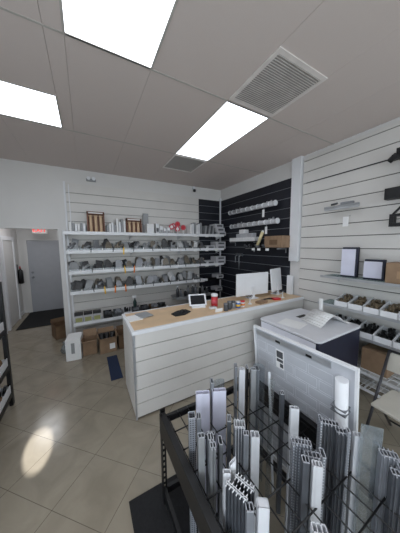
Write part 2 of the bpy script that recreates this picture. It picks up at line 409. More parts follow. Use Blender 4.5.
MB().box(-.14, .02, -.1, .1, 0, .008).build('page', PAPER, r); MB().box(.0, .16, -.09, .11, .008, .016, Matrix.Rotation(R(6), 4, 'Z')).build('page', GPL, r)
r = thing('wipes_tub', 'red tub with a white lid standing beside the tablet on the counter', 'tub', (1.60, 2.46, CZ+.002))
MB().lathe([(.045, 0), (.048, .01), (.048, .15), (.044, .155)]).build('tub', RED, r)
MB().lathe([(.050, .155), (.05, .185), (.03, .195)]).build('lid', WPL, r)
MB().lathe([(.0487, .05), (.0487, .105)]).build('wrap_label', PINK, r)
def jar(x, y, rad, h, m, lm, label, name='jar', band=None):
    r = thing(name, label, 'jar', (x, y, CZ+.002))
    MB().lathe([(rad*.94, 0), (rad, .006), (rad, h-.01), (rad*.9, h)]).build('jar_body', m, r)
    MB().lathe([(rad*.98, h), (rad*.98, h+.018), (rad*.5, h+.02)]).build('lid', lm, r)
    if band: MB().lathe([(rad*1.015, h*.3), (rad*1.015, h*.7)]).build('paper_band', band, r)
jar(1.63, 2.22, .032, .085, DGPL, STEEL, 'first dark jar from the left in the row on the counter')
jar(1.71, 2.25, .032, .095, DGPL, STEEL, 'second dark jar in the row on the counter')
jar(1.79, 2.26, .032, .085, STEEL, DGPL, 'grey metal jar beside the blue and yellow one')
jar(1.86, 2.24, .034, .075, BLUE, WPL, 'small blue jar with a yellow band on the counter', band=YEL)
jar(1.95, 2.25, .034, .07, WPL, RED, 'small white jar with a red lid and orange band', band=ORG)
r = thing('name_card', 'white folded card standing in front of the red tub', 'card', (1.52, 2.23, CZ+.002), R(-5))
MB().box(-.055, .055, -.003, .003, 0, .05, Matrix.Rotation(R(15), 4, 'X')).build('card', PAPER, r)
def holder(x, y, rz, label):
    r = thing('reading_glasses', label, 'glasses', (x, y, CZ+.002), rz)
    f = MB()
    for s in (-1, 1):
        pts = [(s*.035+.026*math.cos(t), 0, .115+.02*math.sin(t)) for t in [i*math.pi/6 for i in range(13)]]
        f.tube(pts, .003, 6)
        f.tube([(s*.062, 0, .12), (s*.066, .13, .10)], .003, 6)
    f.tube([(-.01, 0, .12), (.01, 0, .12)], .003, 6)
    f.build('glasses_frame', CFRAME, r)
    MB().lathe([(.03, 0), (.03, .006), (.006, .01), (.006, .09), (.018, .10)]).build('display_stem', WPL, r)
holder(2.13, 2.29, R(12), 'white stemmed stand with dark glasses in front of the larger monitor')
holder(2.86, 2.29, R(-20), 'white stemmed stand with dark glasses in front of the narrow monitor')
r = thing('pen', 'black cable coiled loosely on the counter between the monitors', 'cable', (2.52, 2.33, CZ+.008))
r.name = 'cable'
MB().tube([(.14*math.cos(t)*(1-.02*t), .04*math.sin(t*1.7), .002*math.sin(3*t)) for t in [i*.35 for i in range(26)]], .006, 6).build('cord', BLK, r)
o = MB().box(-.09, .09, -.05, .05, 0, .03).build('notepad_stack', CARD, loc=(2.33, 2.25, CZ+.003), rz=R(10)); tag(o, 'low tan box lying on the counter right of the first glasses stand', 'box')
o = MB().box(-.06, .06, -.04, .04, 0, .025).build('notepad_stack', RED, loc=(2.68, 2.27, CZ+.003), rz=R(-15)); tag(o, 'small red packet on the counter near the coiled cable', 'packet')

# ------------------------------------------------------------------ long display shelves on the back wall
def shelf(x0, x1, yf, yb, z, label, m=WPL, lip=.062, nb=4):
    r = thing('display_shelf', label, 'shelf', (0, 0, 0))
    MB().box(x0, x1, yf, yb, z-.02, z).build('shelf_board', m, r)
    MB().box(x0, x1, yf-.012, yf, z-.03, z-.03+lip).build('price_rail', m, r, .002)
    for i in range(nb):
        x = x0+.05+(x1-x0-.1)*i/(nb-1)
        MB().prism([(0, 0), (-.26, 0), (-.26, -.015), (0, -.09)], x-.004, x+.004, Matrix(((0,0,1,0),(1,0,0,yb),(0,1,0,z-.02),(0,0,0,1)))).build('shelf_bracket', m, r)
    return r
YF, YB = 4.38, BY-.024
Z1, Z2, Z3, Z4, Z5 = 2.135, 1.79, 1.41, 1.03, .43
SR = RX-.12
shelf(-.33, SR, YF, YB, Z1, 'topmost long white shelf on the back wall')
shelf(-.32, SR, YF, YB, Z2, 'second long white shelf from the top on the back wall')
shelf(-.30, SR, YF, YB, Z3, 'third long white shelf from the top on the back wall')
shelf(-.30, 2.64, YF, YB, Z4, 'fourth long white shelf from the top on the back wall')
shelf(-.28, 1.68, YF, YB, Z5, 'lowest long white shelf, just above the cartons')
shelf(1.76, 2.74, YF-.12, YB, .68, 'short grey shelf low on the back wall behind the counter', GPL)
shelf(2.72, SR, YF+.05, YB, 1.03, 'short black shelf in the black corner level with the fourth long shelf', BLK, nb=2)
shelf(2.78, SR, YF+.05, YB, .70, 'lowest short black shelf in the black corner', BLK, nb=2)
r = thing('shelf_upright', 'white steel upright at the left end of the long shelves', 'upright', (-.33, YB-.0, 0))
MB().box(-.035, .0, -.04, 0, 0, 2.2).build('post', WPL, r); MB().box(-.036, -.001, -.36, -.04, 0, .07).build('foot', WPL, r)
o = MB().box(-.005, .01, -.02, 0, 0, .9).build('shelf_upright', WPL, loc=(-.22, YB, 2.15)); tag(o, 'thin white strip rising above the top shelf on its left', 'upright')

BOXG2 = mat('pale_packet', (196, 196, 196), .5, noise=.05, scale=30)
ORD = {Z2: 'second', Z3: 'third', Z4: 'fourth'}
pk_m = [GPL, mat('brownish_packet', (120, 112, 100), .5, noise=.2, scale=40), STEEL, BOXG2, mat('charcoal_packet', (66, 66, 68), .5, noise=.3, scale=50)]
packs = {}
def pack_proto(kind, m):
    b = MB()
    if kind == 0: b.box(-.045, .045, -.006, .006, 0, .15)
    elif kind == 1: b.prism([(-.05, 0), (.05, 0), (.05, .10), (.02, .15), (-.02, .15), (-.05, .10)], -.008, .008, Matrix(((1,0,0,0),(0,0,1,0),(0,1,0,0),(0,0,0,1))))
    else: b.cyl((-.05, 0, .03), (.05, 0, .12), .02); b.box(-.055, -.03, -.02, .02, 0, .07)
    me = b.build('hardware_packet', m)
    d_ = me.data; bpy.data.objects.remove(me); return d_
for i, m in enumerate(pk_m): packs[i] = [pack_proto(k, m) for k in range(3)]
def copy_mesh(name, me, loc, rot=(0,0,0), sc=1):
    o = bpy.data.objects.new(name, me); COL.objects.link(o); o.location = loc; o.rotation_euler = rot
    o.scale = (sc,)*3 if isinstance(sc, (int, float)) else sc; return o
b = MB().box(-.09, .09, -.125, .125, 0, .006).box(-.09, .09, -.13, -.125, 0, .06).box(-.09, .09, .125, .13, 0, .10)
for s in (-1, 1): b.prism([(-.13, 0), (.13, 0), (.13, .12), (-.13, .06)], s*.088-.0015, s*.088+.0015, Matrix(((0,0,1,0),(1,0,0,0),(0,1,0,0),(0,0,0,1))))
tr_ = b.build('parts_tray', TRANS); TRAY = tr_.data; bpy.data.objects.remove(tr_)
b = MB().box(-.0125, .0125, -.003, .003, -.13, 0).box(-.005, .005, -.002, .002, 0, .03); q_ = b.build('t', YEL); TAGY = q_.data; bpy.data.objects.remove(q_); TAGY.name = 'tag_yellow'
TAGO = TAGY.copy(); TAGO.materials.clear(); TAGO.materials.append(ORG)
TAGD = TAGY.copy(); TAGD.materials.clear(); TAGD.materials.append(DGPL)
TAGW = TAGY.copy(); TAGW.materials.clear(); TAGW.materials.append(PAPER)
rnd = random.Random(3)
tag_spots = {Z2: {4: (TAGY, 'yellow')}, Z3: {4: (TAGY, 'bright yellow'), 5: (TAGO, 'pale orange')}, Z4: {2: (TAGY, 'bright orange'), 3: (TAGO, 'dull orange'), 4: (TAGO, 'dull orange')}}
for z in (Z2, Z3, Z4):
    n = 15 if z != Z4 else 14
    for i in range(n):
        x = -.2+i*.195
        if x > 2.56: break
        t = copy_mesh('parts_tray', TRAY, (x, YF+.14, z+.001)); tag(t, f'clear parts tray on the {ORD[z]} long shelf', 'tray', f'clear trays on the {ORD[z]} shelf')
        mm = rnd.choice([0, 0, 1, 2, 4, 4])
        dark = x < 1.0
        for j in range(4):
            mi = rnd.choice([4, 4, 1, 0, 2] if dark else [0, 3, 1, 2, 4])
            p = copy_mesh('hardware_packet', packs[mi][rnd.randrange(3)], (x+rnd.uniform(-.025, .025), YF+.045+j*.055, z+.008), (R(-rnd.uniform(12, 38)), R(rnd.uniform(-16, 16)), R(rnd.uniform(-25, 25))), (lambda q: (q, q, q*rnd.uniform(1.0, 1.35)))(rnd.uniform(1.0, 1.35)))
            tag(p, f'grey hardware packet leaning in a clear tray on the {ORD[z]} long shelf', 'packet', f'hardware packets on the {ORD[z]} shelf')
        # hanging price tags in front of the rail
        if i in tag_spots[z]: me, cn = tag_spots[z][i]; s_ = 1
        else: me, cn = (TAGD, 'dark') if i % 2 else (TAGW, 'white'); s_ = .55
        p = copy_mesh('price_tag', me, (x+.09, YF-.0155, z+.06), (0, R(rnd.uniform(-8, 8)), 0), (s_, 1, s_))
        tag(p, f'{cn} tag strip hanging over the edge of the {ORD[z]} long shelf', 'tag', f'{cn} tags on the {ORD[z]} shelf')

for z in (Z1, Z2, Z3, Z4):
    for x in (2.3, 2.62, 2.9) if z != Z4 else (2.3, 2.5):
        o = MB().box(-.045, .045, -.002, 0, -.05, 0).build('shelf_ticket', PAPER, loc=(x, YF-.0125, z+.005)); tag(o, 'white ticket stuck to the right end of the '+{Z1: 'topmost', Z2: 'second', Z3: 'third', Z4: 'fourth'}[z]+' long shelf', 'ticket', 'tickets on the '+{Z1: 'topmost', Z2: 'second', Z3: 'third', Z4: 'fourth'}[z]+' shelf')
# things on the topmost shelf
def top(name, x, w, d, h, m, label, cat='box', group=None, y=4.54, z=Z1, tilt=0, extra=None, rz=0):
    r = thing(name, label, cat, (x, y, z+.001), rz, group)
    MB().box(-w/2, w/2, -d/2, d/2, 0, h).build('carton', m, r, .002)
    if extra: MB().box(-w/2+.01, w/2-.01, -d/2-.002, -d/2, h*.25, h*.6).build('printed_panel', extra, r)
    return r
for i in range(6):
    o = MB().box(-.018, .018, -.11, .11, 0, rnd.uniform(.17, .21)).build('paper_sleeve', [PAPER, GPL, WPL][i % 3], loc=(-.22+i*.044, 4.53, Z1+.001)); tag(o, 'upright white sleeve in the row left of the brown display frame on the topmost shelf', 'sleeve', 'sleeves left of the brown display')
def spool_frame(x0, x1, z1, n, label):
    w_ = x1-x0; h_ = z1-Z1
    r = thing('spool_display', label, 'display', ((x0+x1)/2, 4.52, Z1+.001))
    MB().box(-w_/2, -w_/2+.02, -.04, .04, 0, h_).box(w_/2-.02, w_/2, -.04, .04, 0, h_).box(-w_/2, w_/2, -.04, .04, h_-.05, h_).box(-w_/2, w_/2, -.04, .04, 0, .03).box(-w_/2, w_/2, .035, .045, 0, h_).build('wood_frame', DWOOD, r)
    for i in range(n):
        x = -w_/2+.02+(w_-.04)*(i+.5)/n; q = (w_-.04)/n*.36
        MB().lathe([(q*1.15, .03), (q*1.15, .045), (q*.8, .05), (q*.8, h_-.09), (q*1.15, h_-.085), (q*1.15, h_-.07)], (x, -.005, 0)).build('column', TANW, r)
    MB().box(-w_/2+.03, w_/2-.03, -.042, -.04, h_-.035, h_-.015).build('header_label', PAPER, r)
spool_frame(.05, .355, 2.55, 3, 'taller brown framed display of tan columns on the topmost shelf')
spool_frame(.76, 1.07, 2.46, 3, 'lower brown framed display of tan columns, right one on the topmost shelf')
for i in range(8):
    h_ = [.17, .2, .22, .18, .3, .24, .3, .26][i]
    o = MB().box(-.018, .018, -.1, .1, 0, h_).build('paper_sleeve', [GPL, PAPER, WPL][i % 3], loc=(.40+i*.045, 4.53, Z1+.001)); tag(o, 'upright pale sleeve standing between the two brown display frames', 'sleeve', 'sleeves between the brown displays')
o = MB().box(-.06, .06, -.01, .01, 0, .46).build('sample_card', GPL, loc=(1.19, 4.6, Z1+.001), bevel=.002); tag(o, 'tall grey sample card standing right of the second brown display', 'card')
top('small_box', 1.24, .15, .2, .22, PAPER, 'plain white box in front of the tall grey sample card', extra=WPL, y=4.5)
for i in range(4):
    top('small_box', 1.41+i*.085, .07, .18, [.24, .18, .14, .16][i], WPL, ['white box with a dark stripe right of the plain white box', 'white box second right of the plain white box', 'lowest white box just left of the red discs', 'white box nearest the red discs'][i], extra=GPL if i else DGPL)
for i, (x, z_) in enumerate([(1.74, .13), (1.9, .20), (1.90, .09), (2.06, .13), (1.82, .16)]):
    r = thing('round_tag', 'round red and pink disc on a stick in the fan display on the topmost shelf', 'disc', (x, 4.46+.02*i, Z1+.001), group='red discs on the topmost shelf')
    MB().cyl((0, -.006, z_+.05), (0, .006, z_+.05), .062, n=22).build('disc', PINK, r)
    MB().cyl((0, -.008, z_+.05), (0, -.0062, z_+.05), .034, n=18).build('disc_centre', [PAPER, RED][i % 2], r)
    MB().box(-.006, .006, -.004, .004, 0, z_).build('stick', PAPER, r); MB().box(-.05, .05, -.02, .02, 0, .025).build('base', PAPER, r)
for i in range(6):
    h_ = .24+.03*(i % 3)
    o = MB().box(-.02, .02, -.1, .1, 0, h_).build('paper_sleeve', [PAPER, WPL, GPL][i % 3], loc=(2.22+i*.055, 4.53, Z1+.001)); tag(o, 'upright white catalogue right of the red discs on the topmost shelf', 'catalogue', 'catalogues right of the red discs')
for i in range(7):
    o = MB().box(-.022, .022, -.1, .1, 0, .21).build('paper_sleeve', [GPL, DGPL][i % 2], loc=(2.62+i*.055, 4.53, Z1+.03), bevel=.002); o.rotation_euler = (0, R(9), 0); tag(o, 'leaning grey sleeve beside the labelled boxes at the right end of the topmost shelf', 'sleeve', 'grey sleeves at the right end')
BOXG = mat('pale_grey_box', (186, 186, 190), .6)
def lbox(x, y, z, label, w=.26, h=.095, d=.26):
    r = thing('labelled_box', label, 'box', (x, y, z))
    MB().box(-w/2, w/2, -d/2, d/2, 0, h).build('carton', BOXG, r, .002)
    MB().box(-w*.25, w*.35, -d/2-.0015, -d/2, h*.3, h*.72).build('box_label', DGPL, r)
OR3 = ['bottom', 'middle', 'top']
for i in range(3): lbox(3.07-.04*i+.0, 4.5, Z1+.001+i*.096, f'{OR3[i]} pale grey labelled box of the three at the right end of the topmost shelf')
for i in range(2): lbox(3.04, 4.5, Z2+.001+i*.096, f'{["lower", "upper"][i]} pale grey labelled box at the right end of the second long shelf', w=.3)
for i in range(2): lbox(3.04, 4.5, Z3+.001+i*.096, f'{["lower", "upper"][i]} pale grey labelled box at the right end of the third long shelf', w=.3)
lbox(2.74, 4.5, Z3+.001, 'wide pale grey labelled box left of the stacked pair on the third shelf', w=.24)
lbox(2.74, 4.5, Z2+.001, 'wide pale grey labelled box left of the stacked pair on the second shelf', w=.24)
lbox(3.04, 4.52, 1.031, 'pale grey labelled box on the short black shelf', w=.2)
lbox(3.0, 4.52, .701, 'pale grey labelled box on the lowest short black shelf', w=.2)
# things on the lowest long shelf
for i in range(3):
    r = thing('product_box', ['leftmost', 'middle', 'right'][i]+' black topped yellow-green box at the left of the lowest long shelf', 'box', (-.19+i*.155, 4.46, Z5+.001))
    MB().box(-.07, .07, -.05, .05, 0, .15).build('carton', BOXG, r, .002); MB().box(-.072, .072, -.052, .052, .15, .2).build('box_lid', BLK, r)
    MB().box(-.055, .055, -.0515, -.05, .03, .11).build('box_label', mat('olive_label', (150, 152, 96), .6), r)
for i in range(7):
    x = .32+i*.19
    m = [BLK, DGPL, WPL, DGPL, BLK, CARD2, DGPL][i]
    r = thing('hardware_bin', ['black', 'dark grey', 'white', 'second dark grey', 'second black', 'brown card', 'last dark grey'][i]+' bin of fittings on the lowest long shelf', 'bin', (x, 4.5, Z5+.001))
    b = MB(); w_ = .08
    b.box(-w_, w_, -.1, .1, 0, .008).box(-w_, w_, -.105, -.1, 0, .09).box(-w_, w_, .1, .105, 0, .13).box(-w_, -w_+.005, -.1, .1, 0, .11).box(w_-.005, w_, -.1, .1, 0, .11)
    b.build('bin_shell', m, r)
    b = MB()
    for j in range(14):
        px, py = rnd.uniform(-.055, .055), rnd.uniform(-.075, .075)
        b.cyl((px, py, .02+.03*rnd.random()), (px+rnd.uniform(-.03, .03), py+rnd.uniform(-.03, .03), .10+.06*rnd.random()), .014, n=8)
    o = b.build('fittings', [DGPL, MGPL, BLK, STEEL][i % 4], r); o['kind'] = 'stuff'
# stuff on the low grey shelf behind the counter
for i in range(9):
    x = 1.83+i*.1; h_ = rnd.uniform(.12, .24)
    r = thing('spray_can', 'dark can or bottle standing on the short grey shelf behind the counter', 'can', (x, 4.4+.05*(i % 2), .681), group='cans on the short grey shelf')
    MB().lathe([(.034, 0), (.034, h_*.8), (.015, h_*.9), (.015, h_)]).build('can_body', [DGPL, MGPL, BLK, STEEL][i % 4], r)
    MB().lathe([(.016, h_), (.016, h_+.025)]).build('nozzle', [WPL, BLK][i % 2], r)
r = thing('toy_plant', 'dark green bottle with a white cap on the lowest long shelf', 'bottle', (.86, 4.36+.1, Z5+.16)); r.name = 'spray_bottle'
MB().lathe([(.035, 0), (.04, .1), (.015, .16), (.015, .19)]).build('bottle_body', mat('dark_green', (36, 62, 60), .4), r); MB().box(-.05, .03, -.015, .015, .19, .24).build('spray_head', WPL, r)

# ------------------------------------------------------------------ cartons on the floor by the shelves
r = thing('flat_carton', 'tall narrow white carton on the floor at the end of the shelves', 'carton', (-.27, 3.93, 0), R(-6))
MB().box(-.11, .11, -.07, .24, 0, .36).build('carton', PAPER, r, .004); MB().box(-.03, .02, -.072, -.07, .12, .3).build('printed_panel', GPL, r)
def open_box(name, label, x, y, rz, w, d, h, m, flap=.1):
    r = thing(name, label, 'carton', (x, y, 0), rz)
    t_ = .006
    MB().box(-w/2, w/2, -d/2, d/2, 0, t_).box(-w/2, w/2, -d/2, -d/2+t_, 0, h).box(-w/2, w/2, d/2-t_, d/2, 0, h).box(-w/2, -w/2+t_, -d/2, d/2, 0, h).box(w/2-t_, w/2, -d/2, d/2, 0, h).build('carton', m, r)
    for a, (sx, sy) in enumerate(((0, -1), (0, 1), (-1, 0), (1, 0))):
        ang = R(-25 if sy < 0 else 10)
        if sy: M = Matrix.Translation((0, sy*d/2, h)) @ Matrix.Rotation(-sy*R([70, 15][sy > 0]), 4, 'X'); MB().box(-w/2, w/2, -.003, .003, 0, flap, M).build('flap', m, r)
        else: M = Matrix.Translation((sx*w/2, 0, h)) @ Matrix.Rotation(sx*R(20), 4, 'Y'); MB().box(-.003, .003, -d/2, d/2, 0, flap*.6, M).build('flap', m, r)
    return r
open_box('cardboard_box', 'open brown cardboard box next to the white carton', -.03, 4.06, R(-3), .22, .26, .25, CARD, .12)
r = open_box('cardboard_box', 'larger open brown cardboard box with a white sticker', .25, 4.0, R(2), .28, .3, .27, CARD, .09)
MB().box(.02, .11, -.1515, -.15, .06, .16).build('sticker', PAPER, r)
open_box('cardboard_box', 'darker brown cardboard box partly hidden by the counter', .56, 4.02, 0, .26, .28, .26, CARD2, .08)
for i in range(3):
    o = MB().cyl((0, 0, 0), (rnd.uniform(-.05, .05), .04, .3), .035, .05, n=8).build('rolled_bag', BLK, loc=(.18+i*.07, 3.98, .01)); tag(o, 'dark rolled bag sticking out of the larger cardboard box', 'bag', 'rolled bags in the cardboard box')
r = open_box('cardboard_box', 'brown cardboard box on the floor beyond the end of the wall', -.56, 5.1, R(20), .26, .3, .28, CARD2, .08)
r = thing('crumpled_bag', 'small clear bag on the floor by the white carton', 'bag', (-.42, 4.25, .001))
MB().lathe([(.06, 0), (.085, .05), (.06, .12), (.03, .16), (.045, .19)], n=9).build('bag_film', SHEET, r)

# ------------------------------------------------------------------ left black rack (only its end is in view)
r = thing('storage_rack', 'black shelving rack at the left edge with white bins on it', 'rack', (0, 0, 0))
for y in (3.12, 1.55):
    for x in (-.87, -1.32): MB().box(x-.035, x+.0, y-.03, y+.03, 0, 1.5).build('post', BLK, r)
for z in (.16, .5, .94): MB().box(-1.32, -.875, 1.55, 3.12, z-.02, z).box(-.885, -.872, 1.55, 3.12, z-.05, z+.01).build('rack_shelf', BLK, r)
for k, z in enumerate((.16, .5, .94)):
    for j in range(7):
        y = 3.0-j*.2
        q = thing('white_bin', ['lowest', 'middle', 'top'][k]+' rack shelf white fronted bin at the left edge', 'bin', (-.97, y, z+.001), group='white bins on the '+['lowest', 'middle', 'top'][k]+' rack shelf')
        MB().box(.085, .092, -.095, .095, 0, .10).box(-.1, .09, -.095, -.09, 0, .09).box(-.1, .09, .09, .095, 0, .09).box(-.1, .09, -.09, .09, 0, .006).build('bin_shell', WPL, q)
        b = MB()
        for n_ in range(9):
            px, py = rnd.uniform(-.07, .06), rnd.uniform(-.07, .07); b.cyl((px, py, .02), (px+rnd.uniform(-.03, .03), py+rnd.uniform(-.02, .02), .09+.06*rnd.random()), .016, n=7)
        o = b.build('fittings', [BLK, CARD2, DGPL][(j+k) % 3], q); o['kind'] = 'stuff'
for j in range(3):
    o = MB().box(-.12, .12, -.09, .09, 0, .26).build('product_box', [DGPL, BLK, GPL][j], loc=(-1.08, 2.6-.3*j, 1.06)); tag(o, 'box standing above the top bins of the left rack', 'box', 'boxes on the left rack top')
    o.location.z = .941+.17
    o.location.x = -1.2
    o.location.z = .941
# low white carton below rack
o = MB().box(-.12, .09, -.25, .22, 0, .1).build('flat_carton', PAPER, loc=(-1.02, 2.75, .001), bevel=.003); tag(o, 'white carton on the floor under the left rack', 'carton')

# ------------------------------------------------------------------ things on the black right slatwall
def rail(y0, y1, z, label, tagy, tagz):
    r = thing('curtain_rail', label, 'rail', (3.1, (y0+y1)/2, z))
    L = (y1-y0)/2
    MB().cyl((0, -L, 0), (0, L, 0), .042, n=16).box(-.03, .03, -L+.02, L-.02, -.045, 0).build('rail_tube', BOXG, r)
    b = MB()
    for i in range(8):
        y = -L+.12+i*(2*L-.24)/7; b.cyl((0, y-.012, 0), (0, y+.012, 0), .049, n=16)
    b.build('ring', WPL, r)
    for s in (-1, 1): MB().cyl((0, s*L, 0), (0, s*(L+.02), 0), .052, n=16).build('end_cap', WPL, r)
    for s in (-.7, .7):
        MB().tube([(.13, s*L, .06), (0, s*L, .06), (0, s*L, .03)], .006).box(.12, .135, s*L-.015, s*L+.015, .02, .1).build('hook', METAL, r)
rail(2.72, 4.06, 2.66, 'upper long pale rail hung on the black slatwall', 0, 0)
rail(2.66, 4.0, 2.33, 'lower long pale rail hung on the black slatwall', 0, 0)
for (y, z, l) in ((2.96, 2.50, 'upper'), (2.88, 2.17, 'lower')):
    o = MB().box(-.004, .0, -.028, .028, -.07, .07).build('price_card', PAPER, loc=(3.06, y, z)); o.parent = None
    tag(o, f'small white price card hanging below the {l} pale rail', 'price card')
    q = MB().cyl((0, 0, .07), (.02, 0, .11), .003, n=6).build('card_hook', METAL, o)
def side_shelf(y0, y1, z, d, m, label, lipm=None):
    r = thing('display_shelf', label, 'shelf', (0, 0, 0))
    MB().box(RX-.03-d, RX-.026, y0, y1, z-.012, z).build('shelf_board', m, r)
    for y in (y0+.08, y1-.08):
        MB().box(RX-.03-d*.8, RX-.024, y-.005, y+.005, z-.03, z-.013).box(RX-.035, RX-.024, y-.008, y+.008, z-.1, z-.013).build('shelf_bracket', METAL, r)
    if lipm: MB().box(RX-.036-d, RX-.031-d, y0, y1, z-.02, z+.012).build('price_rail', lipm, r)
    return r
side_shelf(3.14, 4.1, 1.97, .2, BLK, 'small shelf carrying the stepped white boxes on the black slatwall')
side_shelf(2.47, 3.45, 1.84, .3, BLK, 'small dark shelf carrying the brown carton on the black slatwall')
bx = [(3.95, 0), (3.78, 0), (3.61, 0), (3.44, 0), (3.27, 0), (3.7, 1), (3.53, 1), (3.36, 1), (3.6, 2)]
nm = ['farthest box of the bottom row', 'second box of the bottom row', 'third box of the bottom row', 'fourth box of the bottom row', 'nearest box of the bottom row', 'far box of the middle row', 'centre box of the middle row', 'near box of the middle row', 'single box on top']
for (y, k), n_ in zip(bx, nm):
    o = MB().box(-.07, .07, -.08, .08, 0, .085).build('small_box', [PAPER, BOXG][k % 2], loc=(3.13, y, 1.972+k*.087), bevel=.002); tag(o, n_+' in the stepped white stack on the black slatwall', 'box')
r = thing('cardboard_box', 'brown carton on the dark shelf on the black slatwall', 'carton', (3.1, 2.64, 1.842))
MB().box(-.12, .12, -.2, .2, 0, .21).build('carton', CARD, r, .003); MB().box(-.122, -.12, -.1, .08, .05, .14).build('printed_panel', CARD2, r)
r = thing('brush_roll', 'yellowish roll leaning against the brown carton on the dark shelf', 'roll', (3.0, 3.0, 1.842))
MB().cyl((0, .05, .02), (0, -.09, .30), .03, n=14).build('roll', mat('cream_roll', (220, 205, 160), .6), r); MB().cyl((0, -.09, .3), (0, -.1, .32), .02, n=12).build('roll_end', PAPER, r)
for i in range(7):
    o = MB().cyl((0, 0, .022), (.0, .05, .05), .022, n=10).box(-.02, .02, -.03, .03, 0, .04).build('door_fitting', [DGPL, STEEL, BLK][i % 3], loc=(2.99+.05*(i % 2), 3.36-i*.085, 1.842)); tag(o, 'small dark metal fitting lying on the dark shelf left of the brown carton', 'fitting', 'fittings on the dark shelf')
for i, y in enumerate((3.08, 2.93, 2.72)):
    o = MB().box(-.003, 0, -.04, .04, -.045, 0).build('price_card', PAPER, loc=(2.9295, y, 1.828)); tag(o, ['leftmost', 'middle', 'right'][i]+' white price card under the edge of the dark shelf', 'price card')
r = thing('door_handle_sample', 'dark handle samples hanging on the black slatwall above the monitor', 'handle', (3.2, 3.8, 1.5))
MB().box(-.06, -.03, -.14, .1, .13, .2).build('backplate', DGPL, r); MB().tube([(-.05, -.08, .16), (-.1, -.08, .12), (-.1, -.08, -.18)], .012).tube([(-.05, .05, .16), (-.1, .05, .12), (-.1, .05, -.02)], .012).build('handle_bar', STEEL, r)
MB().cyl((-.03, -.1, .16), (.038, -.1, .16), .008).build('peg', METAL, r)

# ------------------------------------------------------------------ things on the white right slatwall
r = thing('curtain_rail', 'short metal rail fixture with a small motor high on the white slatwall', 'rail', (3.1, 1.6, 2.43))
MB().box(-.02, .02, -.23, .2, -.03, .0).build('rail_bar', GPL, r, .003)
MB().box(-.015, .015, -.23, .2, -.055, -.03).build('rail_channel', METAL, r)
MB().box(-.025, .025, -.17, -.02, .0, .03).build('motor', STEEL, r, .004); MB().cyl((0, .03, .03), (0, .11, .02), .014).build('lever', DGPL, r); MB().box(.02, .14, -.01, .01, .0, .02).build('wall_arm', METAL, r)
o = MB().box(-.003, 0, -.035, .035, -.065, .065).build('price_card', PAPER, loc=(3.12, 1.52, 2.20)); tag(o, 'white price card on the white slatwall below the short rail fixture', 'price card')
MB().cyl((0, 0, .06), (.115, 0, .09), .003, n=6).build('card_hook', METAL, o)
r = thing('awning_bracket', 'upper black crank bracket at the right edge of the slatwall', 'bracket', (3.1, .93, 2.86))
MB().box(-.03, .03, -.2, .14, -.03, .03).box(-.035, .035, .02, .10, .0305, .085).cyl((0, .17, -.03), (0, .10, .03), .03).cyl((0, -.0, -.03), (0, -.0, -.34), .04).build('bracket_body', BLK, r, .004); MB().box(.03, .14, -.03, .03, -.03, .05).build('wall_plate', BLK, r)
r = thing('awning_bracket', 'middle black box section sample at the right edge of the slatwall', 'bracket', (3.1, .85, 2.45))
MB().box(-.05, .05, -.25, .25, -.05, .075).build('bracket_body', BLK, r, .004); MB().box(.05, .14, -.03, .03, -.03, .05).build('wall_plate', BLK, r)
r = thing('awning_bracket', 'lower black bent arm sample at the right edge of the slatwall', 'bracket', (3.1, .8, 2.17))
MB().box(-.04, .04, -.2, .24, -.08, -.04).box(-.04, .04, .20, .24, -.0395, .0345).box(-.04, .04, -.2, .24, .035, .06).bar((0, .22, .06), (0, .08, .23), .02).build('bracket_body', BLK, r); MB().box(.04, .14, -.02, .02, -.05, .04).build('wall_plate', BLK, r)
side_shelf(.2, 1.70, 1.45, .32, GLASS, 'upper glass shelf on the white slatwall', METAL)
side_shelf(.2, 1.72, 1.06, .32, GLASS, 'lower glass shelf on the white slatwall', METAL)
side_shelf(.2, 1.70, .74, .32, GLASS, 'lowest glass shelf on the white slatwall behind the machine', METAL)
def frame_sample(y, w, h, label):
    r = thing('window_sample', label, 'sample', (3.1, y, 1.452), R(8))
    MB().box(.0, .05, -w/2-.022, w/2, 0, h).box(-.03, .05, -w/2-.022, w/2, 0, .02).box(-.03, .05, -w/2-.022, -w/2, 0, h).build('sample_frame', NAVY, r, .003)
    MB().box(-.028, -.001, -w/2+.001, w/2, .021, h-.025).build('sample_panel', LAV, r, .002)
frame_sample(1.44, .16, .40, 'taller navy framed pale window sample on the upper glass shelf')
frame_sample(1.165, .18, .25, 'shorter navy framed pale window sample on the upper glass shelf')
r = thing('cardboard_box', 'brown carton at the right end of the upper glass shelf', 'carton', (3.1, .80, 1.452))
MB().box(-.13, .1, -.2, .2, 0, .23).build('carton', CARD, r, .003); MB().box(-.132, -.13, -.1, .1, .06, .14).build('printed_panel', mat('faded_print', (170, 140, 110), .8), r)
def slope_tray(y, z, m, label, w=.155):
    r = thing('hardware_bin', label, 'bin', (3.06, y, z))
    b = MB().box(-.14, -.13, -w/2, w/2, 0, .075).box(-.14, .13, -w/2, w/2, 0, .006).box(.125, .13, -w/2, w/2, 0, .13)
    for s in (-1, 1): b.prism([(-.14, 0), (.13, 0), (.13, .15), (-.14, .075)], s*w/2-.003, s*w/2+.003, Matrix(((1,0,0,0),(0,0,1,0),(0,1,0,0),(0,0,0,1))))
    b.build('bin_shell', WPL, r)
    b = MB()
    for i in range(26):
        px = rnd.uniform(-.11, .1); py = rnd.uniform(-w/2+.03, w/2-.03); zz = .07+(px+.14)*.25
        b.cyl((px, py, zz-.03), (px+rnd.uniform(-.03, .03), py+rnd.uniform(-.02, .02), zz+.012), .013, n=6)
    b.box(-.12, .12, -w/2+.008, w/2-.008, .006, .06)
    o = b.build('fittings', m, r); o['kind'] = 'stuff'
BRN = mat('bronze_fittings', (112, 98, 78), .5, .2, noise=.3, scale=60)
